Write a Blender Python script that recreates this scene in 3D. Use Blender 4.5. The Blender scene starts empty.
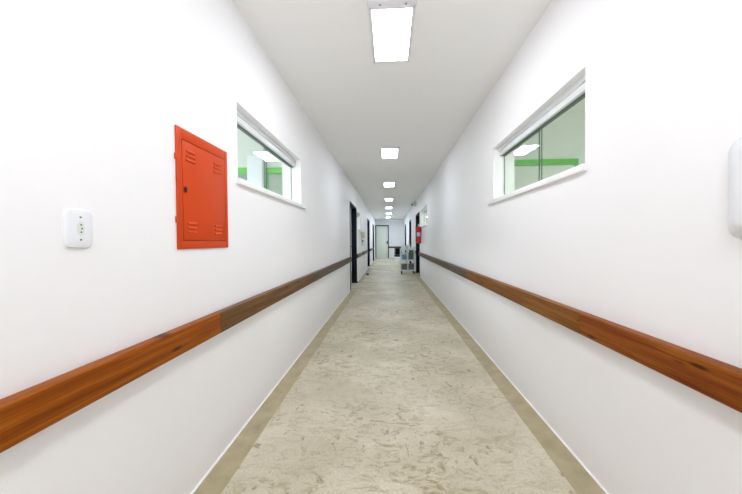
import bpy, bmesh, math, random
from mathutils import Vector, Matrix
random.seed(7)
C = bpy.context.scene.collection
PI = math.pi
# ------------------------------------------------------------------ dimensions (metres, y runs down the corridor)
A, B, H = -0.9440, 1.0139, 2.6723       # left wall, right wall, ceiling
YE, YB = 21.3, -4.5                      # end wall, wall behind the viewer
TH = 0.20                                # wall thickness
EYE = 1.2

# ------------------------------------------------------------------ materials
def new_mat(name):
    m = bpy.data.materials.new(name); m.use_nodes = True
    nt = m.node_tree; nt.nodes.clear()
    out = nt.nodes.new('ShaderNodeOutputMaterial')
    return m, nt, out
def N(nt, t, **kw):
    n = nt.nodes.new(t)
    for k, v in kw.items():
        if k in n.inputs: n.inputs[k].default_value = v
        else: setattr(n, k, v)
    return n
def rgb(r, g, b):                        # sRGB 0-255 -> linear
    f = lambda c: (c/12.92 if c <= .04045 else ((c+.055)/1.055)**2.4)
    return (f(r/255), f(g/255), f(b/255), 1)
def pm(name, col, rough=.5, metal=0, var=.06, scale=8, bump=0, bscale=60, coat=0, spec=.5):
    m, nt, out = new_mat(name)
    p = N(nt, 'ShaderNodeBsdfPrincipled', Roughness=rough, Metallic=metal)
    p.inputs['Coat Weight'].default_value = coat
    p.inputs['Specular IOR Level'].default_value = spec
    tc = N(nt, 'ShaderNodeTexCoord')
    no = N(nt, 'ShaderNodeTexNoise', Scale=scale, Detail=4.0)
    nt.links.new(tc.outputs['Object'], no.inputs['Vector'])
    mr = N(nt, 'ShaderNodeMix', data_type='RGBA')
    mr.inputs[6].default_value = tuple(c*(1-var) for c in col[:3])+(1,)
    mr.inputs[7].default_value = tuple(min(1, c*(1+var)) for c in col[:3])+(1,)
    nt.links.new(no.outputs['Fac'], mr.inputs[0])
    nt.links.new(mr.outputs[2], p.inputs['Base Color'])
    if bump:
        nb = N(nt, 'ShaderNodeTexNoise', Scale=bscale, Detail=3.0)
        nt.links.new(tc.outputs['Object'], nb.inputs['Vector'])
        bp = N(nt, 'ShaderNodeBump', Strength=bump, Distance=.002)
        nt.links.new(nb.outputs['Fac'], bp.inputs['Height'])
        nt.links.new(bp.outputs['Normal'], p.inputs['Normal'])
    nt.links.new(p.outputs[0], out.inputs[0])
    return m
def emis(name, col, s):
    m, nt, out = new_mat(name)
    e = N(nt, 'ShaderNodeEmission', Strength=s); e.inputs[0].default_value = col
    nt.links.new(e.outputs[0], out.inputs[0]); return m
def glass_mat(name, tint):
    m, nt, out = new_mat(name)
    t = N(nt, 'ShaderNodeBsdfTransparent'); t.inputs[0].default_value = tint
    g = N(nt, 'ShaderNodeBsdfGlossy', Roughness=.0); g.inputs[0].default_value = (1, 1, 1, 1)
    fr = N(nt, 'ShaderNodeFresnel')
    ge = N(nt, 'ShaderNodeNewGeometry')              # same reflectance on entry and exit faces of the pane
    mm = N(nt, 'ShaderNodeMath', operation='MULTIPLY_ADD'); mm.inputs[1].default_value = 1/1.5-1.5; mm.inputs[2].default_value = 1.5
    nt.links.new(ge.outputs['Backfacing'], mm.inputs[0]); nt.links.new(mm.outputs[0], fr.inputs['IOR'])
    mx = N(nt, 'ShaderNodeMixShader')
    nt.links.new(fr.outputs[0], mx.inputs[0]); nt.links.new(t.outputs[0], mx.inputs[1]); nt.links.new(g.outputs[0], mx.inputs[2])
    nt.links.new(mx.outputs[0], out.inputs[0]); return m
def wood(name, lo, mid, hi, seed, rough=.42):
    m, nt, out = new_mat(name)
    p = N(nt, 'ShaderNodeBsdfPrincipled', Roughness=rough)
    p.inputs['Specular IOR Level'].default_value = .14
    tc = N(nt, 'ShaderNodeTexCoord')
    mp = N(nt, 'ShaderNodeMapping'); mp.inputs['Scale'].default_value = (14, .9, 26); mp.inputs['Location'].default_value = (seed*3.1, seed*5.7, seed*1.3)
    nt.links.new(tc.outputs['Object'], mp.inputs['Vector'])
    n1 = N(nt, 'ShaderNodeTexNoise', Scale=1.6, Detail=6.0, Roughness=.62, Distortion=.6)
    nt.links.new(mp.outputs[0], n1.inputs['Vector'])
    mp2 = N(nt, 'ShaderNodeMapping'); mp2.inputs['Scale'].default_value = (40, 4, 160); mp2.inputs['Location'].default_value = (seed, seed, seed)
    nt.links.new(tc.outputs['Object'], mp2.inputs['Vector'])
    n2 = N(nt, 'ShaderNodeTexNoise', Scale=1.5, Detail=4.0)
    nt.links.new(mp2.outputs[0], n2.inputs['Vector'])
    ad = N(nt, 'ShaderNodeMath', operation='MULTIPLY_ADD'); ad.inputs[1].default_value = .35; 
    nt.links.new(n2.outputs['Fac'], ad.inputs[0]); nt.links.new(n1.outputs['Fac'], ad.inputs[2])
    sb = N(nt, 'ShaderNodeMath', operation='SUBTRACT'); sb.inputs[1].default_value = .17
    nt.links.new(ad.outputs[0], sb.inputs[0])
    r = N(nt, 'ShaderNodeValToRGB')
    e = r.color_ramp.elements; e[0].position = .28; e[0].color = lo; e[1].position = .72; e[1].color = hi
    k = r.color_ramp.elements.new(.5); k.color = mid
    nt.links.new(sb.outputs[0], r.inputs[0])
    # small dark knots
    vo = N(nt, 'ShaderNodeTexVoronoi', Scale=1.0, feature='F1')
    mp3 = N(nt, 'ShaderNodeMapping'); mp3.inputs['Scale'].default_value = (1, 3.2, 14); mp3.inputs['Location'].default_value = (seed*.7, seed*2.2, seed*.9)
    nt.links.new(tc.outputs['Object'], mp3.inputs['Vector']); nt.links.new(mp3.outputs[0], vo.inputs['Vector'])
    kr = N(nt, 'ShaderNodeValToRGB'); kr.color_ramp.elements[0].position = .06; kr.color_ramp.elements[0].color = (.25, .25, .25, 1)
    kr.color_ramp.elements[1].position = .13; kr.color_ramp.elements[1].color = (1, 1, 1, 1)
    nt.links.new(vo.outputs['Distance'], kr.inputs[0])
    ml = N(nt, 'ShaderNodeMix', data_type='RGBA', blend_type='MULTIPLY'); ml.inputs[0].default_value = 1
    nt.links.new(r.outputs[0], ml.inputs[6]); nt.links.new(kr.outputs[0], ml.inputs[7])
    nt.links.new(ml.outputs[2], p.inputs['Base Color'])
    bp = N(nt, 'ShaderNodeBump', Strength=.12, Distance=.002)
    nt.links.new(n2.outputs['Fac'], bp.inputs['Height']); nt.links.new(bp.outputs[0], p.inputs['Normal'])
    nt.links.new(p.outputs[0], out.inputs[0]); return m
def floor_mat():
    m, nt, out = new_mat('worn_beige_floor')
    p = N(nt, 'ShaderNodeBsdfPrincipled'); L = nt.links.new; p.inputs['Specular IOR Level'].default_value = .22
    tc = N(nt, 'ShaderNodeTexCoord')
    big = N(nt, 'ShaderNodeTexNoise', Scale=1.3, Detail=5.0, Roughness=.6)
    L(tc.outputs['Object'], big.inputs['Vector'])
    base = N(nt, 'ShaderNodeValToRGB')
    base.color_ramp.elements[0].position = .35; base.color_ramp.elements[0].color = FLOOR_LO
    base.color_ramp.elements[1].position = .62; base.color_ramp.elements[1].color = FLOOR_HI
    L(big.outputs['Fac'], base.inputs[0])
    # scuffed, brushed patches lying across the corridor
    mp = N(nt, 'ShaderNodeMapping'); mp.inputs['Scale'].default_value = (1.0, 1.7, 1); mp.inputs['Rotation'].default_value = (0, 0, .55)
    L(tc.outputs['Object'], mp.inputs['Vector'])
    sc = N(nt, 'ShaderNodeTexNoise', Scale=7.5, Detail=9.0, Roughness=.74, Distortion=1.6)
    L(mp.outputs[0], sc.inputs['Vector'])
    scr = N(nt, 'ShaderNodeValToRGB')
    scr.color_ramp.elements[0].position = .49; scr.color_ramp.elements[0].color = (0, 0, 0, 1)
    scr.color_ramp.elements[1].position = .62; scr.color_ramp.elements[1].color = (1, 1, 1, 1)
    L(sc.outputs['Fac'], scr.inputs[0])
    # more wear to the right and left of the middle than everywhere
    wear = N(nt, 'ShaderNodeTexNoise', Scale=.9, Detail=2.0)
    L(tc.outputs['Object'], wear.inputs['Vector'])
    wr = N(nt, 'ShaderNodeValToRGB')
    wr.color_ramp.elements[0].position = .38; wr.color_ramp.elements[0].color = (.25, .25, .25, 1)
    wr.color_ramp.elements[1].position = .62; wr.color_ramp.elements[1].color = (1, 1, 1, 1)
    L(wear.outputs['Fac'], wr.inputs[0])
    mu = N(nt, 'ShaderNodeMath', operation='MULTIPLY'); L(scr.outputs[0], mu.inputs[0]); L(wr.outputs[0], mu.inputs[1])
    mu2 = N(nt, 'ShaderNodeMath', operation='MULTIPLY'); mu2.inputs[1].default_value = .9; L(mu.outputs[0], mu2.inputs[0])
    m1 = N(nt, 'ShaderNodeMix', data_type='RGBA'); m1.inputs[7].default_value = STAIN
    L(mu2.outputs[0], m1.inputs[0]); L(base.outputs[0], m1.inputs[6])
    # fine terrazzo grain
    gr = N(nt, 'ShaderNodeTexNoise', Scale=75.0, Detail=3.0, Roughness=.7)
    L(tc.outputs['Object'], gr.inputs['Vector'])
    grr = N(nt, 'ShaderNodeValToRGB')
    grr.color_ramp.elements[0].position = .33; grr.color_ramp.elements[0].color = (.86, .855, .83, 1)
    grr.color_ramp.elements[1].position = .62; grr.color_ramp.elements[1].color = (1.05, 1.05, 1.05, 1)
    L(gr.outputs['Fac'], grr.inputs[0])
    m2 = N(nt, 'ShaderNodeMix', data_type='RGBA', blend_type='MULTIPLY'); m2.inputs[0].default_value = 1
    L(m1.outputs[2], m2.inputs[6]); L(grr.outputs[0], m2.inputs[7])
    # sparse dark marks
    vo = N(nt, 'ShaderNodeTexNoise', Scale=16.0, Detail=4.0, Roughness=.55, Distortion=.8)
    mpv = N(nt, 'ShaderNodeMapping'); mpv.inputs['Scale'].default_value = (1, .5, 1); mpv.inputs['Rotation'].default_value = (0, 0, -.35)
    L(tc.outputs['Object'], mpv.inputs['Vector']); L(mpv.outputs[0], vo.inputs['Vector'])
    vr = N(nt, 'ShaderNodeValToRGB')
    vr.color_ramp.elements[0].position = .63; vr.color_ramp.elements[0].color = (0, 0, 0, 1)
    vr.color_ramp.elements[1].position = .71; vr.color_ramp.elements[1].color = (.7, .7, .7, 1)
    L(vo.outputs['Fac'], vr.inputs[0])
    m3 = N(nt, 'ShaderNodeMix', data_type='RGBA'); m3.inputs[7].default_value = MARK
    L(vr.outputs[0], m3.inputs[0]); L(m2.outputs[2], m3.inputs[6])
    L(m3.outputs[2], p.inputs['Base Color'])
    rr = N(nt, 'ShaderNodeMapRange'); rr.inputs[3].default_value = .34; rr.inputs[4].default_value = .60
    L(sc.outputs['Fac'], rr.inputs[0]); L(rr.outputs[0], p.inputs['Roughness'])
    bp = N(nt, 'ShaderNodeBump', Strength=.25, Distance=.004)
    L(sc.outputs['Fac'], bp.inputs['Height']); L(bp.outputs[0], p.inputs['Normal'])
    L(p.outputs[0], out.inputs[0]); return m
FLOOR_LO = rgb(186, 179, 155); FLOOR_HI = rgb(214, 207, 187); STAIN = rgb(144, 131, 90); MARK = rgb(106, 96, 68)

M = {}
M['wall'] = pm('white_wall_paint', (.89, .89, .90, 1), .55, var=.012, scale=1.5, bump=.06, bscale=90)
M['ceiling'] = pm('white_ceiling_paint', (.92, .92, .92, 1), .8, var=.01, scale=1.2)
M['floor'] = floor_mat()
M['skirt'] = pm('beige_terrazzo_skirting', rgb(170, 158, 126), .5, var=.34, scale=9, bump=.15)
M['bead'] = pm('white_painted_bead', (.95, .95, .95, 1), .4, var=.02)
M['white'] = pm('white_plastic', (.82, .84, .88, 1), .3, var=.01)
M['sill'] = pm('white_stone_sill', (.88, .88, .88, 1), .3, var=.05, scale=30)
M['alu'] = pm('pale_aluminium_track', rgb(228, 231, 232), .35, .1, var=.03)
M['dark_gap'] = pm('dark_seal', rgb(84, 100, 94), .6)
M['edge'] = pm('dark_green_glass_edge', rgb(38, 74, 66), .3)
M['glassL'] = glass_mat('clear_green_glass', (.955, .972, .972, 1))
M['glassR'] = glass_mat('clear_green_glass_deeper', (.935, .962, .93, 1))
M['red'] = pm('orange_red_enamel', rgb(204, 70, 22), .45, var=.06, scale=5, bump=.12, bscale=40, spec=.15)
M['red_dark'] = pm('red_enamel_recess', rgb(120, 30, 12), .5)
M['black'] = pm('black_metal', (.012, .012, .014, 1), .4)
M['navy'] = pm('dark_navy_enamel', rgb(15, 17, 34), .4, var=.1, spec=.2)
M['leaf'] = pm('white_door_leaf', rgb(226, 229, 224), .4, var=.02)
M['end_leaf'] = pm('cream_door_leaf', rgb(232, 236, 224), .4, var=.02)
M['steel'] = pm('brushed_steel', (.6, .6, .6, 1), .35, .9)
M['lamp_white'] = pm('white_lamp_housing', rgb(226, 226, 232), .4, var=.01)
M['ext_red'] = pm('extinguisher_red', rgb(190, 22, 24), .3, coat=.3)
M['paper'] = pm('white_paper_label', rgb(226, 190, 200), .6)
M['cream'] = pm('cream_plastic', rgb(214, 220, 184), .4)
M['grey'] = pm('grey_plastic', rgb(105, 112, 112), .5)
M['lightgrey'] = pm('light_grey_paint', rgb(218, 226, 228), .4)
M['blue'] = pm('blue_plastic', rgb(112, 156, 192), .4)
M['paleblue'] = pm('pale_blue_plastic', rgb(170, 200, 220), .35)
M['green'] = pm('dull_green_plastic', rgb(90, 122, 92), .45)
M['vinyl'] = pm('black_vinyl', (.006, .006, .008, 1), .5, bump=.2, spec=.15)
M['greenpaint'] = pm('bright_green_paint', rgb(84, 190, 44), .4, var=.04)
M['tealdoor'] = pm('grey_teal_door', rgb(128, 156, 144), .5, var=.03)
M['greydoor'] = pm('grey_green_door', rgb(160, 178, 160), .5, var=.03)
M['roomwall'] = pm('pale_room_paint', rgb(226, 231, 226), .7, var=.02)
M['linen'] = pm('white_linen', (.85, .86, .88, 1), .8, bump=.3, bscale=50)
M['rubber'] = pm('black_rubber', (.02, .02, .02, 1), .7)
M['wood1'] = wood('orange_brown_wood', rgb(108, 46, 2), rgb(142, 72, 6), rgb(168, 98, 22), 1)
M['wood2'] = wood('dark_brown_wood', rgb(72, 44, 18), rgb(102, 70, 38), rgb(126, 92, 54), 2)
M['wood3'] = wood('grey_brown_wood', rgb(66, 52, 40), rgb(90, 74, 58), rgb(112, 95, 76), 3)
M['wood4'] = wood('red_brown_wood', rgb(98, 40, 8), rgb(130, 66, 14), rgb(152, 92, 28), 4)
M['wood5'] = wood('golden_brown_wood', rgb(92, 50, 14), rgb(122, 74, 24), rgb(148, 98, 42), 5)
M['lamp'] = emis('lit_diffuser_near', (.98, 1, 1.075, 1), 36)
M['lamp_mid'] = emis('lit_diffuser_middle', (.94, 1, 1.11, 1), 24)
M['lamp_far'] = emis('lit_diffuser_far', (.87, .99, 1.16, 1), 56)

# ------------------------------------------------------------------ mesh helpers
class MB:
    def __init__(s): s.bm = bmesh.new()
    def box(s, x0, x1, y0, y1, z0, z1, bev=0, seg=2, rot=None):
        t = bmesh.new()
        bmesh.ops.create_cube(t, size=1)
        for v in t.verts: v.co = Vector(((x0+x1)/2+v.co.x*(x1-x0), (y0+y1)/2+v.co.y*(y1-y0), (z0+z1)/2+v.co.z*(z1-z0)))
        if bev: bmesh.ops.bevel(t, geom=list(t.edges), offset=bev, segments=seg, affect='EDGES', profile=.5)
        if rot is not None: bmesh.ops.transform(t, matrix=rot, verts=t.verts)
        s._merge(t); return s
    def _merge(s, t):
        me = bpy.data.meshes.new('t'); t.to_mesh(me); t.free(); s.bm.from_mesh(me); bpy.data.meshes.remove(me)
    def cyl(s, p0, p1, r0, r1=None, n=20):
        r1 = r0 if r1 is None else r1
        p0, p1 = Vector(p0), Vector(p1); d = p1-p0
        t = bmesh.new()
        bmesh.ops.create_cone(t, cap_ends=True, segments=n, radius1=r0, radius2=r1, depth=d.length)
        mt = Matrix.Translation((p0+p1)/2) @ d.to_track_quat('Z', 'Y').to_matrix().to_4x4()
        bmesh.ops.transform(t, matrix=mt, verts=t.verts); s._merge(t); return s
    def lathe(s, prof, c=(0, 0, 0), n=28):
        t = bmesh.new(); rings = []
        for r, z in prof:
            rings.append([t.verts.new((c[0]+r*math.cos(2*PI*i/n), c[1]+r*math.sin(2*PI*i/n), c[2]+z)) for i in range(n)])
        for a, b in zip(rings, rings[1:]):
            for i in range(n): t.faces.new((a[i], a[(i+1) % n], b[(i+1) % n], b[i]))
        t.faces.new(rings[0][::-1]); t.faces.new(rings[-1])
        s._merge(t); return s
    def tube(s, pts, r, n=10):
        pts = [Vector(p) for p in pts]; t = bmesh.new(); rings = []
        for i, p in enumerate(pts):
            d = (pts[min(i+1, len(pts)-1)]-pts[max(i-1, 0)]).normalized()
            u = d.orthogonal().normalized() if i == 0 else (u - d*u.dot(d)).normalized()
            w = d.cross(u)
            rings.append([t.verts.new(p+(u*math.cos(2*PI*k/n)+w*math.sin(2*PI*k/n))*r) for k in range(n)])
        for a, b in zip(rings, rings[1:]):
            for i in range(n): t.faces.new((a[i], a[(i+1) % n], b[(i+1) % n], b[i]))
        t.faces.new(rings[0][::-1]); t.faces.new(rings[-1]); s._merge(t); return s
    def prism(s, poly, axis, a0, a1):
        """poly: 2-D points; axis 'y' -> points are (x,z); axis 'x' -> points are (y,z)"""
        t = bmesh.new()
        mk = (lambda p, a: (p[0], a, p[1])) if axis == 'y' else (lambda p, a: (a, p[0], p[1]))
        r0 = [t.verts.new(mk(p, a0)) for p in poly]; r1 = [t.verts.new(mk(p, a1)) for p in poly]
        n = len(poly)
        for i in range(n): t.faces.new((r0[i], r0[(i+1) % n], r1[(i+1) % n], r1[i]))
        t.faces.new(r0[::-1]); t.faces.new(r1)
        bmesh.ops.recalc_face_normals(t, faces=t.faces)
        s._merge(t); return s
    def build(s, name, mat, parent=None, smooth=True, origin=None):
        bmesh.ops.recalc_face_normals(s.bm, faces=s.bm.faces)
        if origin is not None:
            bmesh.ops.translate(s.bm, vec=-Vector(origin), verts=s.bm.verts)
        me = bpy.data.meshes.new(name); s.bm.to_mesh(me); s.bm.free()
        for m in (mat if isinstance(mat, (list, tuple)) else [mat]): me.materials.append(m)
        o = bpy.data.objects.new(name, me); C.objects.link(o)
        if parent is not None: o.parent = parent
        if origin is not None: o.location = origin
        if smooth:
            for p in me.polygons: p.use_smooth = True
            try: me.set_sharp_from_angle(angle=math.radians(35))
            except Exception:
                for p in me.polygons: p.use_smooth = False
        return o
def tag(o, label, cat, group=None, kind=None):
    o['label'] = label; o['category'] = cat
    if group: o['group'] = group
    if kind: o['kind'] = kind
    return o
def thing(name, label, cat, loc=(0, 0, 0), rz=0, group=None, kind=None):
    o = bpy.data.objects.new(name, None); C.objects.link(o); o.location = loc; o.rotation_euler = (0, 0, rz)
    o.empty_display_size = .1
    return tag(o, label, cat, group, kind)
def dup(root, loc, label, rz=None):
    r = root.copy(); C.objects.link(r); r.location = loc; r['label'] = label
    if rz is not None: r.rotation_euler = (0, 0, rz)
    for ch in list(root.children):
        c = ch.copy(); C.objects.link(c); c.parent = r
        for g in list(ch.children):
            d = g.copy(); C.objects.link(d); d.parent = c
    return r

def wall_mesh(name, mat, axis, t0, t1, u0, u1, z0, z1, holes, label):
    """Solid wall with openings. axis 'x': spans y (u) and z, thickness from x=t0 to t1. axis 'y': spans x and z, thickness in y."""
    us = sorted({u0, u1, *[h[0] for h in holes], *[h[1] for h in holes]})
    zs = sorted({z0, z1, *[h[2] for h in holes], *[h[3] for h in holes]})
    us = [u for u in us if u0 <= u <= u1]; zs = [z for z in zs if z0 <= z <= z1]
    solid = lambda i, j: 0 <= i < len(us)-1 and 0 <= j < len(zs)-1 and not any(
        h[0] < (us[i]+us[i+1])/2 < h[1] and h[2] < (zs[j]+zs[j+1])/2 < h[3] for h in holes)
    bm = bmesh.new(); cache = {}
    def V(t, u, z):
        k = (round(t, 5), round(u, 5), round(z, 5))
        if k not in cache: cache[k] = bm.verts.new((t, u, z) if axis == 'x' else (u, t, z))
        return cache[k]
    for i in range(len(us)-1):
        for j in range(len(zs)-1):
            if not solid(i, j): continue
            a, b, c, d = us[i], us[i+1], zs[j], zs[j+1]
            for t in (t0, t1): bm.faces.new((V(t, a, c), V(t, b, c), V(t, b, d), V(t, a, d)))
            if not solid(i-1, j): bm.faces.new((V(t0, a, c), V(t1, a, c), V(t1, a, d), V(t0, a, d)))
            if not solid(i+1, j): bm.faces.new((V(t0, b, c), V(t1, b, c), V(t1, b, d), V(t0, b, d)))
            if not solid(i, j-1): bm.faces.new((V(t0, a, c), V(t1, a, c), V(t1, b, c), V(t0, b, c)))
            if not solid(i, j+1): bm.faces.new((V(t0, a, d), V(t1, a, d), V(t1, b, d), V(t0, b, d)))
    mb = MB(); mb.bm.free(); mb.bm = bm
    o = mb.build(name, mat, smooth=False)
    return tag(o, label, 'wall', kind='structure')

# ------------------------------------------------------------------ layout of openings
LD = [(7.42, 8.92, 2.17), (13.45, 14.80, 2.19), (17.75, 19.20, 2.19)]
RD = [(10.40, 11.75, 2.17), (14.30, 15.60, 2.20), (18.60, 19.90, 2.20)]
LW = [(1.90, 3.30, 1.597, 2.078), (9.05, 10.20, 1.56, 2.08)]
RW = [(1.674, 3.09, 1.586, 2.090), (8.35, 10.05, 1.64, 2.16)]

fl = MB().box(-4.3, 4.4, YB-.1, YE+.3, -.1, 0).build('floor', M['floor'], smooth=False)
tag(fl, 'worn beige terrazzo floor with brown scuffs running down the corridor', 'floor', kind='structure')
ce = MB().box(-4.3, 4.4, YB-.1, YE+.3, H, H+.1).build('ceiling', M['ceiling'], smooth=False)
tag(ce, 'plain white ceiling over the corridor', 'ceiling', kind='structure')
wall_mesh('wall_left', M['wall'], 'x', A, A-TH, YB, YE, 0, H, [(d[0], d[1], 0, d[2]) for d in LD]+LW, 'white painted left wall of the corridor')
wall_mesh('wall_right', M['wall'], 'x', B, B+TH, YB, YE, 0, H, [(d[0], d[1], 0, d[2]) for d in RD]+RW, 'white painted right wall of the corridor')
ED = (-.948, -.025, 2.29)
wall_mesh('wall_end', M['wall'], 'y', YE, YE+TH, A-TH, B+TH, 0, H, [(ED[0], ED[1], 0, ED[2])], 'white end wall at the far end of the corridor')
wall_mesh('wall_back', M['wall'], 'y', YB, YB-.1, A-TH, B+TH, 0, H, [], 'white wall closing the near end of the corridor')

# skirting: coved beige terrazzo strip with a white bead where it meets the wall
def skirting(name, xw, sgn, spans, label, beadname):
    mb = MB(); w = .135
    prof = [(xw, 0), (xw, .009)]
    for k in range(0, 7):
        a = k/6; prof.append((xw+sgn*(.012+(w-.012)*a), .0015+.007*(1-a)**2.2))
    prof.append((xw+sgn*w, 0))
    for (a, b) in spans: mb.prism(prof, 'y', a, b)
    o = mb.build(name, M['skirt'])
    tag(o, label, 'skirting', kind='structure')
    mb = MB()
    for (a, b) in spans: mb.prism([(xw, .006), (xw, .017), (xw+sgn*.005, .016), (xw+sgn*.008, .012), (xw+sgn*.008, .006)], 'y', a, b)
    mb.build(beadname, M['bead'], o)
skirting('baseboard_left', A, 1, [(YB, 7.42), (8.92, 13.45), (14.8, 17.75), (19.2, YE)], 'beige terrazzo skirting strip with white bead along the left wall', 'bead')
skirting('baseboard_right', B, -1, [(YB, 10.4), (11.75, 14.3), (15.6, 18.6), (19.9, YE)], 'beige terrazzo skirting strip with white bead along the right wall', 'bead')

# ------------------------------------------------------------------ windows in the corridor walls
def window(name, xw, s, y0, y1, z0, z1, gl, mull, label, simple=False):
    """s = direction out of the corridor (-1 left, +1 right)"""
    X = lambda d: xw+s*d
    bx = lambda mb, d0, d1, a, b, c, d, bev=0: mb.box(min(X(d0), X(d1)), max(X(d0), X(d1)), a, b, c, d, bev)
    root = thing(name, label, 'window', (xw, (y0+y1)/2, z0), kind='structure')
    def part(mb, n, m, parent=root):
        o = mb.build(n, m); o.parent = parent
        o.matrix_parent_inverse = Matrix.Translation(-Vector(root.location)) if parent is root else Matrix()
        return o
    mb = MB(); bx(mb, -.022, TH+.01, y0-.018, y1+.125 if not simple else y1+.02, z0-.034, z0+.004, .004); part(mb, 'window_sill', M['sill'])
    gd = .088
    mb = MB()                                                    # head track: two stacked white channels
    bx(mb, gd-.030, gd+.035, y0, y1, z1-.073, z1, .003); bx(mb, gd-.042, gd-.028, y0, y1, z1-.032, z1, .002)
    part(mb, 'head_track', M['alu'])
    mb = MB(); bx(mb, gd-.010, gd+.026, y0, y1, z1-.0765, z1-.073); part(mb, 'track_seal', M['dark_gap'])
    mb = MB(); bx(mb, gd-.022, gd+.030, y0, y1, z0+.004, z0+.022, .003); part(mb, 'bottom_track', M['sill'])
    ov = .003
    for k, (a, b, off) in enumerate(((y0+.004, mull+ov, 0.0), (mull-ov, y1-.004, .016))):
        mb = MB(); bx(mb, gd+off-.004, gd+off+.004, a, b, z0+.022, z1-.076)
        o = part(mb, 'glass_pane', [gl, M['edge']])
        for p in o.data.polygons:
            if abs(p.normal.x) < .5: p.material_index = 1
            p.use_smooth = False
    return root
window('window_1', A, -1, *LW[0], M['glassL'], 2.575, 'sliding two-pane interior window high in the left wall beside the red cabinet')
window('window_2', B, 1, *RW[0], M['glassR'], 2.35, 'sliding two-pane green-tinted interior window high in the near right wall')
window('window_3', A, -1, *LW[1], M['glassL'], 9.62, 'small distant interior window on the left wall beyond the first dark-framed doorway', True)
window('window_4', B, 1, *RW[1], M['glassR'], 9.2, 'small distant interior window on the right wall above the fire extinguisher', True)

# ------------------------------------------------------------------ rooms beyond the windows
def room(side, s, xw, ya, yb, xb, tagname, holes_far=()):
    x0 = xw+s*TH; lo, hi = min(x0, xb), max(x0, xb)
    wall_mesh('wall_%s_far' % tagname, M['roomwall'], 'y', yb, yb+.1, lo, hi, 0, H, list(holes_far), 'pale wall at the far side of the room seen through the %s window' % side)
    wall_mesh('wall_%s_near' % tagname, M['roomwall'], 'y', ya-.1, ya, lo, hi, 0, H, [], 'pale wall at the near side of the room behind the %s window' % side)
    wall_mesh('wall_%s_outer' % tagname, M['roomwall'], 'x', xb, xb+s*.1, ya-.1, yb+.1, 0, H, [], 'pale outer wall of the room behind the %s window' % side)
    d = bpy.data.lights.new('room_lamp', 'AREA'); d.shape = 'RECTANGLE'; d.size = .3; d.size_y = .6; d.energy = ROOM_W[tagname]; d.color = (.94, 1, 1.12) if 'left' in tagname else (.96, 1, 1.02)
    l = bpy.data.objects.new('room_lamp', d); C.objects.link(l); l.location = ((lo+hi)/2, ya+.45 if yb < 5 else (ya+yb)/2, H-.02)
ROOM_W = {'left_room': 74, 'right_room': 36, 'left_far_room': 50, 'right_far_room': 50}
room('near left', -1, A, .9, 4.0, -4.1, 'left_room')
room('near right', 1, B, .8, 3.72, 4.2, 'right_room')
room('far left', -1, A, 8.85, 11.2, -4.1, 'left_far_room')
room('far right', 1, B, 7.9, 10.3, 4.2, 'right_far_room')
# right room: green-framed door in its far wall
def inner_door(name, x0, x1, y, ztop, band, label, leafmat, jamb=.045):
    r = thing(name, label, 'door', ((x0+x1)/2, y, 0), kind='structure')
    def part(mb, n, m):
        o = mb.build(n, m, r); o.matrix_parent_inverse = Matrix.Translation(-Vector(r.location)); return o
    mb = MB(); mb.box(x0, x0+jamb, y-.03, y, 0, ztop, .003); mb.box(x1-jamb, x1, y-.03, y, 0, ztop, .003); mb.box(x0, x1, y-.035, y, ztop-band, ztop, .003)
    part(mb, 'door_frame', M['greenpaint'])
    mb = MB(); mb.box(x0+jamb, x1-jamb, y-.02, y, .01, ztop-band, .002); part(mb, 'door_leaf', leafmat)
    mb = MB(); mb.cyl((x1-jamb-.07, y-.02, 1.05), (x1-jamb-.07, y-.06, 1.05), .012); mb.box(x1-jamb-.18, x1-jamb-.06, y-.07, y-.055, 1.04, 1.06, .004); part(mb, 'door_handle', M['steel'])
inner_door('door_8', 1.40, 2.165, 3.72, 2.125, .07, 'green-framed pale door seen through the near right window', M['roomwall'])
inner_door('door_9', -1.60, -1.35, 4.0, 2.165, .075, 'narrow grey-green door with green head seen at right through the left window', M['greydoor'], .03)
inner_door('door_10', -2.60, -1.80, 4.0, 2.175, .085, 'grey-green door with green head seen at left through the left window', M['tealdoor'], .03)
pl = MB().box(-1.80, -1.60, 3.86, 4.0, 0, 2.3, .006).build('trim_1', M['white'])
tag(pl, 'white pilaster between the two doors seen through the left window', 'pilaster', kind='structure')

# ------------------------------------------------------------------ dark framed doors along the corridor
def side_door(name, xw, s, y0, y1, zt, label):
    X = lambda d: xw+s*d
    r = thing(name, label, 'door', (xw, (y0+y1)/2, 0), kind='structure')
    inv = Matrix.Translation(-Vector(r.location))
    def bx(mb, d0, d1, a, b, c, d, bev=0): mb.box(min(X(d0), X(d1)), max(X(d0), X(d1)), a, b, c, d, bev)
    def part(mb, n, m, parent=r):
        o = mb.build(n, m, parent); o.matrix_parent_inverse = inv if parent is r else Matrix(); return o
    w = .045
    mb = MB()
    for a, b in ((y0, y0+w), (y1-w, y1)): bx(mb, -.012, TH, a, b, 0, zt, .004)
    bx(mb, -.012, TH, y0, y1, zt-w, zt, .004)
    bx(mb, -.03, .16, y1-w-.03, y1+.02, 0, .045, .006)
    part(mb, 'door_frame', M['navy'])
    mid = (y0+y1)/2
    for k, (a, b) in enumerate(((y0+w, mid-.003), (mid+.003, y1-w))):
        mb = MB(); bx(mb, .135, .175, a, b, .008, zt-w, .003)
        lf = part(mb, 'door_leaf', M['leaf'])
        yh = b-.08 if k == 0 else a+.08
        mb = MB(); bx(mb, .128, .136, yh-.025, yh+.025, .92, 1.14, .003)
        mb.cyl((X(.13), yh, 1.06), (X(.07), yh, 1.06), .012)
        mb.tube([(X(.075), yh+t, 1.06) for t in ((0, -.05, -.11) if k == 0 else (0, .05, .11))], .011)
        o = mb.build('door_handle', M['black'], lf)
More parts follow.
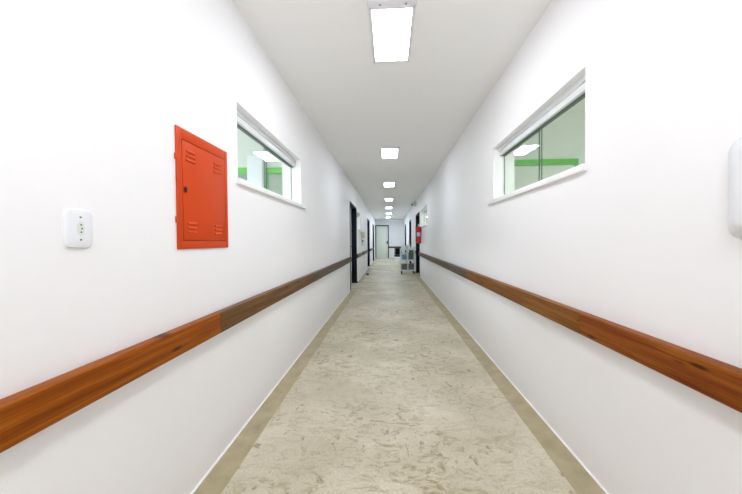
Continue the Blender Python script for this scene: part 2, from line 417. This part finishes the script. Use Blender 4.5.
side_door('door_1', A, -1, *LD[0], 'nearest dark-framed doorway on the left wall')
side_door('door_2', A, -1, *LD[1], 'second dark-framed doorway on the left wall, beyond the dispensers')
side_door('door_3', A, -1, *LD[2], 'third dark-framed doorway on the left wall, next to the end wall')
side_door('door_4', B, 1, *RD[0], 'nearest dark-framed doorway on the right wall, behind the fire extinguisher')
side_door('door_5', B, 1, *RD[1], 'second dark-framed doorway on the right wall, above and behind the trolley')
side_door('door_6', B, 1, *RD[2], 'farthest dark-framed doorway on the right wall')
r = thing('door_7', 'cream door in a dark frame closing the far end of the corridor', 'door', (-.5, YE, 0), kind='structure')
inv = Matrix.Translation(-Vector(r.location))
mb = MB()
x0, x1, zt = ED
for a, b in ((x0, x0+.06), (x1-.06, x1)): mb.box(a, b, YE-.02, YE+.15, 0, zt, .004)
mb.box(x0, x1, YE-.02, YE+.15, zt-.065, zt, .004)
o = mb.build('door_frame', M['navy'], r); o.matrix_parent_inverse = inv
lf = MB().box(x0+.06, x1-.06, YE+.02, YE+.06, .008, zt-.065, .003).build('door_leaf', M['end_leaf'], r); lf.matrix_parent_inverse = inv
mb = MB().box(x1-.135, x1-.075, YE+.012, YE+.022, .98, 1.2, .003)
mb.cyl((x1-.105, YE+.02, 1.1), (x1-.105, YE-.04, 1.1), .014); mb.tube([(x1-.105, YE-.04, 1.1), (x1-.17, YE-.04, 1.1), (x1-.23, YE-.04, 1.1)], .013)
mb.build('door_handle', M['black'], lf)

# ------------------------------------------------------------------ wooden handrail boards
def rail(a, b, xw, s, mat, label, group, axis='y'):
    z0, z1, t = .7125, .838, .042
    z1 = .8235
    pr = [(xw, z0), (xw-s*.034, z0)]
    for k in range(5): an = -PI/2+k/4*PI/2; pr.append((xw-s*(.034+.008*math.cos(an)), z0+.008+.008*math.sin(an)))
    for k in range(5): an = k/4*PI/2; pr.append((xw-s*(t-.009+.009*math.cos(an)), z1-.007+.007*math.sin(an)))
    pr.append((xw, z1))
    mb = MB()
    if axis == 'y': mb.prism(pr, 'y', a+.0012, b-.0012); org = (xw, (a+b)/2, (z0+z1)/2)
    else: mb.prism(pr, 'x', a, b); org = ((a+b)/2, xw, (z0+z1)/2)
    o = mb.build('wooden_handrail', mat, origin=org)
    tag(o, label, 'handrail', group); return o
GL, GR = 'wooden wall rail boards on the left wall', 'wooden wall rail boards on the right wall'
rail(-1.6, 1.60, A, -1, M['wood1'], 'orange-brown wooden rail board at the left edge, below socket and red cabinet', GL)
rail(1.60, 3.645, A, -1, M['wood2'], 'dark brown wooden rail board on left wall, below the window', GL)
rail(3.645, 7.40, A, -1, M['wood3'], 'long grey-brown wooden rail board ending at the nearest left doorway', GL)
rail(8.93, 10.25, A, -1, M['wood3'], 'short wooden rail board on left wall between nearest doorway and dispensers', GL)
rail(10.8, 13.2, A, -1, M['wood3'], 'wooden rail board on left wall between dispensers and second doorway', GL)
rail(14.85, 17.7, A, -1, M['wood3'], 'distant wooden rail board on left wall between second and third doorways', GL)
rail(-1.5, 1.647, B, 1, M['wood4'], 'red-brown wooden rail board at the right edge, nearest on the right wall', GR)
rail(1.647, 4.0, B, 1, M['wood5'], 'golden-brown wooden rail board on right wall, below the near window', GR)
rail(4.0, 7.1, B, 1, M['wood3'], 'grey-brown wooden rail board, third from the right edge on the right wall', GR)
rail(7.1, 10.38, B, 1, M['wood3'], 'grey-brown wooden rail board on right wall ending at the extinguisher doorway', GR)
rail(11.8, 14.28, B, 1, M['wood3'], 'wooden rail board on right wall behind the trolley', GR)
rail(15.62, 18.58, B, 1, M['wood3'], 'far wooden rail board on right wall beyond the chair', GR)
rail(-.04, B-.05, YE, 1, M['wood3'], 'wooden rail board across the end wall beside the cream door', None, axis='x')

# ------------------------------------------------------------------ red wall cabinet
def red_cabinet():
    y0, y1, z0, z1 = 1.327, 1.758, 1.170, 1.722
    r = thing('wall_cabinet', 'orange-red metal wall cabinet with vented door on the left wall', 'cabinet', (A, y0, z0))
    W, Hh = y1-y0, z1-z0
    dx0, dx1, dz0, dz1 = .034, W-.030, .038, Hh-.050
    # frame: four mitred strips
    mb = MB(); d = .008
    mb.box(0, d, 0, dx0, 0, Hh, .002); mb.box(0, d, dx1, W, 0, Hh, .002); mb.box(0, d, dx0-.001, dx1+.001, 0, dz0, .002); mb.box(0, d, dx0-.001, dx1+.001, dz1, Hh, .002)
    mb.build('cabinet_frame', M['red'], r)
    MB().box(0, .002, dx0-.002, dx1+.002, dz0-.002, dz1+.002).build('cabinet_recess', M['red_dark'], r)
    g = .0035
    dr = MB().box(.002, .0088, dx0+g, dx1-g, dz0+g, dz1-g, .002).build('cabinet_door', M['red'], r)
    for ya, za in ((dx0+.028, dz1-.046), (dx1-.112, dz1-.048), (dx0+.034, dz0+.082), (dx1-.108, dz0+.080)):
        mb = MB()                                             # three pressed louvres
        for k in range(3):
            zc = za-k*.021
            t = [(.008, zc-.006), (.0125, zc-.0045), (.0135, zc-.001), (.008, zc+.009)]
            mb.prism(t, 'y', ya, ya+.064)
        mb.build('vent_louvre', M['red'], dr)
    MB().box(.008, .0112, dx0+.008, dx0+.028, dz0+.222, dz0+.250, .003).build('lock_plate', M['red_dark'], dr)
    MB().box(.011, .0122, dx0+.012, dx0+.024, dz0+.227, dz0+.246, .002).build('keyhole', M['black'], dr)
    for zz in (dz0+.06, dz1-.12):
        MB().cyl((.008, dx1-.002, zz), (.008, dx1-.002, zz+.05), .004).build('hinge', M['red'], r)
    for zz in (.12, .40):
        MB().box(0, .01, -.008, .004, zz, zz+.028, .003).build('mounting_lug', M['red'], r)
red_cabinet()

# ------------------------------------------------------------------ wall socket
def socket():
    y0, y1, z0, z1 = .845, .929, 1.186, 1.304
    cy, cz = (y0+y1)/2, (z0+z1)/2; w, h = (y1-y0)/2, (z1-z0)/2
    r = thing('wall_socket', 'white plastic power socket plate with rounded corners on the left wall', 'socket', (A, cy, cz))
    def outline(sc, off=0):
        pts = []
        for k in range(48):
            a = 2*PI*k/48; c_, s_ = math.cos(a), math.sin(a)
            e = 2/5.5
            pts.append((sc*w*math.copysign(abs(c_)**e, c_), sc*h*math.copysign(abs(s_)**e, s_)))
        return pts
    bm = bmesh.new(); rings = []
    for x, sc in ((0, 1.0), (.005, 1.0), (.009, .97), (.011, .88), (.0115, .5)):
        rings.append([bm.verts.new((x, p[0], p[1])) for p in outline(sc)])
    for a, b in zip(rings, rings[1:]):
        for i in range(48): bm.faces.new((a[i], a[(i+1) % 48], b[(i+1) % 48], b[i]))
    bm.faces.new(rings[0][::-1]); bm.faces.new(rings[-1])
    mb = MB(); mb.bm.free(); mb.bm = bm; mb.build('cover_plate', M['white'], r)
    hexa = [(.011*math.cos(a), .021*math.sin(a)) for a in [PI/2+k*PI/3 for k in range(6)]]
    hexa = [(0, .024), (.010, .014), (.010, -.014), (0, -.024), (-.010, -.014), (-.010, .014)]
    oc = MB().prism(hexa, 'x', .011, .0132).build('outlet_face', M['outlet'], r)
    for zz, yy in ((.011, 0), (0, .0025), (-.011, 0)):
        MB().cyl((.013, yy, zz), (.0137, yy, zz), .0028, n=14).build('pin_hole', M['grey'], oc)
    for zz in (.034, -.034):
        MB().cyl((.010, 0, zz), (.0128, 0, zz), .0030, n=14).build('screw', M['grey'], r)
M['outlet'] = pm('pale_green_outlet', rgb(218, 228, 216), .4)
socket()

# ------------------------------------------------------------------ white dispenser at the right edge
r = thing('wall_dispenser', 'white tapered wall box cut off by the right edge of the photo', 'dispenser', (B, .85, 1.2))
mb = MB()
bm = bmesh.new(); rings = []
def rrect(x, y0, y1, z0, z1, rad, n=6):
    pts = []
    for cy, cz, a0 in ((y1-rad, z1-rad, 0), (y0+rad, z1-rad, 90), (y0+rad, z0+rad, 180), (y1-rad, z0+rad, 270)):
        for k in range(n): a = math.radians(a0+90*k/(n-1)); pts.append(bm.verts.new((x, cy+rad*math.cos(a), cz+rad*math.sin(a))))
    return pts
for x, g, rad in ((-.001, 0, .04), (-.012, .004, .04), (-.050, .050, .03), (-.058, .060, .028), (-.061, .072, .024)):
    rings.append(rrect(x, -.19+g, .135-g, -.004+g*.55, .29-g*.55, rad))
for a, b in zip(rings, rings[1:]):
    for k in range(len(a)): bm.faces.new((a[k], a[(k+1) % len(a)], b[(k+1) % len(a)], b[k]))
bm.faces.new(rings[0][::-1]); bm.faces.new(rings[-1])
mb.bm.free(); mb.bm = bm; mb.build('dispenser_cover', M['white'], r)
MB().box(-.040, -.006, -.10, .05, -.008, .012, .004).build('outlet_slot', M['lightgrey'], r)

# ------------------------------------------------------------------ ceiling lights
def ceiling_light():
    r = thing('ceiling_light', 'lit white panel ceiling light, nearest and largest', 'ceiling light', (.028, 2.275, H), group='panel lights in a row on the corridor ceiling')
    w, l = .148, .302
    mb = MB(); t = .021
    mb.box(-w, -w+t, -l, l, -.008, 0, .003); mb.box(w-t, w, -l, l, -.008, 0, .003); mb.box(-w, w, l-t, l, -.008, 0, .003); mb.box(-w, w, -l, -l+t, -.008, 0, .003)
    mb.build('lamp_frame', M['lamp_white'], r)
    MB().box(-w+t, w-t, -l+t, l-t, -.005, -.001).build('lamp_diffuser', M['lamp'], r)
    ep = MB().box(-w-.006, w+.006, -l-.048, -l-.001, -.010, 0, .003).build('end_plate', M['lamp_white'], r)
    for x in (-.075, .085): MB().cyl((x, -l-.026, -.009), (x, -l-.026, -.013), .006, n=12).build('screw', M['grey'], ep)
    return r
L0 = ceiling_light()
names = ['second panel light from the near end of the corridor ceiling', 'third panel light along the corridor ceiling', 'fourth panel light along the corridor ceiling',
         'fifth panel light along the corridor ceiling', 'sixth, next to last panel light before the end wall', 'smallest and last panel light, just before the end wall']
for (x, y), nm in zip([(.02, 5.25), (.012, 8.14), (.005, 11.05), (-.005, 13.8), (-.015, 16.6), (-.025, 19.2)], names):
    q = dup(L0, (x, y, H), nm)
    for ch in q.children:
        if ch.name.startswith('lamp_diffuser'):
            ch.material_slots[0].link = 'OBJECT'; ch.material_slots[0].material = M['lamp_far'] if y > 15 else M['lamp_mid']
def lamp(x, y, e):
    d = bpy.data.lights.new('ceiling_lamp', 'AREA'); d.shape = 'RECTANGLE'; d.size = .27; d.size_y = .58; d.energy = e; d.color = (.985, 1, 1.06)
    l = bpy.data.objects.new('ceiling_lamp', d); C.objects.link(l); l.location = (x, y, H-.03)
for y in (-.62, -3.2): lamp(.028, y, 15)
d = bpy.data.lights.new('added_ceiling_fill', 'AREA'); d.shape = 'DISK'; d.size = .35; d.energy = 16; d.color = (.985, 1, 1.06)  # added fill behind the viewer, aimed up to brighten the near ceiling
l = bpy.data.objects.new('added_ceiling_fill', d); C.objects.link(l); l.location = (.03, -.35, 1.75); l.rotation_euler = (PI-.65, 0, 0)

# ------------------------------------------------------------------ dispensers on the left wall
def left_dispensers():
    r = thing('paper_towel_dispenser', 'cream box dispenser on left wall above the white soap dispenser', 'dispenser', (A, 10.5, 1.32))
    MB().box(0, .125, -.13, .13, 0, .21, .02, 3).build('dispenser_cover', M['cream'], r)
    MB().box(.02, .11, -.10, .10, -.006, .006, .003).build('paper_slot', M['grey'], r)
    r = thing('soap_dispenser', 'white soap dispenser with dark window on left wall under the cream box', 'dispenser', (A, 10.5, 1.05))
    MB().box(0, .115, -.06, .06, .04, .25, .02, 3).build('dispenser_cover', M['white'], r)
    MB().box(.030, .075, -.064, -.055, .13, .185, .004).build('level_window', M['black'], r)
    MB().box(.01, .13, -.05, .05, 0, .045, .012, 3).build('push_lever', M['lightgrey'], r)
left_dispensers()
r = thing('door_stop', 'small dark grey block on floor at the foot of left wall', 'doorstop', (A+.17, 11.0, 0))
MB().box(-.05, .05, -.07, .07, 0, .055, .012, 3).build('stop_body', M['grey'], r)
MB().box(-.04, .04, -.082, -.065, .012, .045, .006, 2).build('rubber_face', M['rubber'], r)

# ------------------------------------------------------------------ fire extinguisher on the right wall
def extinguisher():
    cx, cy, z = B-.092, 9.75, 1.12
    r = thing('fire_extinguisher', 'red fire extinguisher with white label hung on the right wall', 'fire extinguisher', (cx, cy, z))
    MB().lathe([(.066, 0), (.074, .008), (.075, .03), (.075, .46), (.070, .49), (.052, .52), (.028, .537), (.024, .55)]).build('cylinder_body', M['ext_red'], r)
    n = 28; bm = bmesh.new(); ra = .0765
    v = [[bm.verts.new((ra*math.cos(a), ra*math.sin(a), zz)) for a in [math.radians(215+k*5) for k in range(20)]] for zz in (.22, .34)]
    for k in range(19): bm.faces.new((v[0][k], v[0][k+1], v[1][k+1], v[1][k]))
    mb = MB(); mb.bm.free(); mb.bm = bm; mb.build('label_sticker', M['paper'], r)
    MB().cyl((0, 0, .545), (0, 0, .59), .02).box(-.02, .02, -.02, .02, .57, .60, .004).build('valve', M['steel'], r)
    mb = MB(); mb.box(-.012, .012, -.10, .02, .612, .62, .003); mb.box(-.012, .012, -.09, .02, .59, .598, .003); mb.build('lever', M['ext_red'], r)
    hs = [(-.02, 0, .58), (-.06, -.01, .59), (-.09, -.02, .53), (-.09, -.02, .30), (-.085, -.02, .14)]
    MB().tube(hs, .009).cyl((-.085, -.02, .15), (-.083, -.02, .06), .011, .017).build('hose', M['rubber'], r)
    MB().box(.02, .0915, -.02, .02, .40, .43, .003).box(.085, .0922, -.03, .03, .34, .50, .002).build('wall_bracket', M['steel'], r)
extinguisher()

# ------------------------------------------------------------------ small signs near the ceiling on the right
r = thing('bracket_sign', 'small grey-green sign plate sticking out of right wall near ceiling', 'sign', (B, 11.2, 2.44))
MB().box(-.13, -.03, -.006, .006, 0, .18, .004).build('sign_plate', M['green2'] if 'green2' in M else M['greydoor'], r)
MB().box(-.04, 0, -.004, .004, .08, .10).box(-.005, 0, -.03, .03, .06, .12, .002).build('wall_bracket', M['steel'], r)
r = thing('security_camera', 'tiny black camera on a bracket high on right wall beyond the sign', 'camera', (B, 12.1, 2.63))
MB().tube([(0, 0, 0), (-.06, 0, .01), (-.10, 0, 0)], .010).cyl((-.004, 0, 0), (0, 0, 0), .03).build('wall_bracket', M['lightgrey'], r)
MB().cyl((-.115, .07, -.02), (-.115, -.07, -.04), .033).build('camera_body', M['black'], r)
MB().cyl((-.115, -.069, -.04), (-.115, -.076, -.041), .02).build('lens', M['rubber'], r)

# ------------------------------------------------------------------ trolley and what it carries
TX, TY = .668, 11.42                     # centre
def trolley():
    r = thing('trolley', 'white metal hospital trolley with shelves on castors by the right doorway', 'trolley', (TX, TY, 0))
    w, d = .25, .24
    MB().box(-w, w, -d, d, .115, .145, .006).box(-w, w, -d-.004, -d+.008, .115, .165, .003).box(-w, w, d-.008, d+.004, .115, .165, .003).build('base_tray', M['lightgrey'], r)
    for zz, nm in ((.48, 'middle_shelf'), (.865, 'top_shelf')):
        mb = MB().box(-w, w, -d, d, zz, zz+.018, .004)
        mb.box(-w, w, -d-.003, -d+.006, zz, zz+.05, .003); mb.box(-w, w, d-.006, d+.003, zz, zz+.05, .003); mb.box(-w-.003, -w+.006, -d, d, zz, zz+.05, .003); mb.box(w-.006, w+.003, -d, d, zz, zz+.05, .003)
        mb.build(nm, M['lightgrey'], r)
    for x in (-w, .0, w):
        for y in (-d, d):
            MB().box(x-.016, x+.016, y-.016, y+.016, .115, .92, .006).build('post', M['lightgrey'], r)
    MB().tube([(w, -d, .9), (w+.03, -d, .98), (w+.03, d, .98), (w, d, .9)], .012).build('push_handle', M['lightgrey'], r)
    for x in (-w+.03, w-.03):
        for y in (-d+.04, d-.04):
            c = MB().cyl((x-.014, y, .045), (x+.014, y, .045), .045).build('castor_wheel', M['rubber'], r)
            MB().box(x-.022, x-.015, y-.02, y+.02, .04, .118, .003).box(x+.015, x+.022, y-.02, y+.02, .04, .118, .003).box(x-.022, x+.022, y-.02, y+.02, .098, .118, .003).build('castor_fork', M['grey'], c)
trolley()
def crate(x, y, z, w, d, h, mat, label, cat='box', name='storage_box', group=None):
    r = thing(name, label, cat, (TX+x, TY+y, z), group=group)
    t = .008; mb = MB()
    mb.box(-w/2, w/2, -d/2, d/2, 0, t, .003); mb.box(-w/2, w/2, -d/2, -d/2+t, 0, h, .003); mb.box(-w/2, w/2, d/2-t, d/2, 0, h, .003); mb.box(-w/2, -w/2+t, -d/2, d/2, 0, h, .003); mb.box(w/2-t, w/2, -d/2, d/2, 0, h, .003)
    mb.build('box_body', mat, r)
    MB().box(-w/2-.006, w/2+.006, -d/2-.006, d/2+.006, h, h+.016, .004).build('lid', mat if mat is not M['blue'] else M['paleblue'], r)
    return r
crate(-.125, -.03, .498, .17, .30, .20, M['blue'], 'blue storage box with paler lid, on trolley middle shelf at left')
crate(.125, -.03, .498, .17, .30, .26, M['green'], 'dull green storage box on trolley middle shelf at right')
crate(-.125, -.02, .145, .19, .34, .20, M['grey'], 'grey storage box on trolley bottom tray at left')
crate(.125, -.02, .145, .19, .34, .20, M['grey'], 'grey storage box on trolley bottom tray at right')
def bottle(x, y, z, r_, h, mat, label):
    r = thing('bottle', label, 'bottle', (TX+x, TY+y, z))
    MB().lathe([(r_*.9, 0), (r_, .006), (r_, h*.68), (r_*.8, h*.78), (r_*.35, h*.84), (r_*.35, h*.90)]).build('bottle_body', mat, r)
    MB().lathe([(r_*.42, h*.88), (r_*.42, h)]).build('bottle_cap', M['white'], r)
bottle(.05, -.10, .883, .040, .24, M['white'], 'white plastic bottle standing on trolley top shelf, tallest there')
bottle(-.02, .08, .883, .035, .19, M['paleblue'], 'pale blue bottle standing on trolley top shelf behind the linen')
def linen(x, y, z, label, n, w, d):
    r = thing('folded_linen', label, 'linen', (TX+x, TY+y, z))
    for k in range(n):
        MB().box(-w/2+random.uniform(-.006, .006), w/2, -d/2, d/2+random.uniform(-.006, .006), k*.03, k*.03+.0295, .013, 3).build('fold', M['linen'], r)
linen(-.15, -.06, .883, 'stack of folded white linen on trolley top shelf at left', 5, .17, .26)
linen(.16, -.04, .883, 'lower stack of folded white linen on trolley top shelf at right', 3, .15, .24)
def cylinder_basin():
    r = thing('basin', 'white plastic basin on trolley lid of the blue box', 'basin', (TX-.125, TY-.03, .715))
    MB().lathe([(.055, 0), (.075, .07), (.080, .075), (.076, .075), (.07, .07), (.05, .008)]).build('basin_body', M['white'], r)
cylinder_basin()

# ------------------------------------------------------------------ chair beyond the trolley
def chair():
    r = thing('chair', 'black-seated chair with pale metal legs beyond the trolley', 'chair', (.46, 15.9, 0))
    MB().box(-.20, .20, -.21, .21, .43, .485, .02, 3).build('seat', M['vinyl'], r)
    bm = bmesh.new(); pts = []
    mb = MB(); mb.box(-.19, .19, .19, .225, .50, .84, .016, 3, rot=Matrix.Translation((0, .02, 0)) @ Matrix.Rotation(-.06, 4, 'X')); mb.build('backrest', M['vinyl'], r)
    for x in (-.18, .18):
        MB().tube([(x, -.18, .44), (x*1.05, -.21, .22), (x*1.08, -.23, 0)], .013).build('leg', M['lightgrey'], r)
        MB().tube([(x, .19, .44), (x*1.05, .22, .22), (x*1.08, .25, 0)], .013).build('leg', M['lightgrey'], r)
        MB().tube([(x*.9, .19, .44), (x*.9, .235, .55), (x*.9, .262, .80)], .011).build('back_post', M['lightgrey'], r)
    MB().box(-.17, .17, -.19, .19, .40, .432, .006).build('seat_frame', M['vinyl'], r)
chair()

# ------------------------------------------------------------------ world, camera, colour
w = bpy.data.worlds.new('world'); bpy.context.scene.world = w; w.use_nodes = True
w.node_tree.nodes['Background'].inputs[0].default_value = (.9, .95, 1, 1); w.node_tree.nodes['Background'].inputs[1].default_value = .3
yaw, pitch, roll = -.0586, -.0189, -.0079
cyw, syw, cp, sp = math.cos(yaw), math.sin(yaw), math.cos(pitch), math.sin(pitch)
F = Vector((syw*cp, cyw*cp, sp)); R = Vector((cyw, -syw, 0)); U = R.cross(F)
R2 = math.cos(roll)*R+math.sin(roll)*U; U2 = -math.sin(roll)*R+math.cos(roll)*U
cd = bpy.data.cameras.new('camera'); cd.sensor_width = 36; cd.lens = 36*310/742; cd.clip_start = .02; cd.clip_end = 100
cam = bpy.data.objects.new('camera', cd); C.objects.link(cam)
cam.matrix_world = Matrix(((R2.x, U2.x, -F.x, 0), (R2.y, U2.y, -F.y, 0), (R2.z, U2.z, -F.z, EYE), (0, 0, 0, 1)))
sc = bpy.context.scene; sc.camera = cam
sc.view_settings.view_transform = 'Standard'; sc.view_settings.look = 'None'; sc.view_settings.exposure = 0; sc.view_settings.gamma = 1
try:
    sc.cycles.use_denoising = True; sc.cycles.denoiser = 'OPENIMAGEDENOISE'
    sc.cycles.max_bounces = 14; sc.cycles.diffuse_bounces = 8; sc.cycles.glossy_bounces = 6; sc.cycles.transparent_max_bounces = 16
    sc.cycles.sample_clamp_indirect = 8
except Exception as e: print(e)
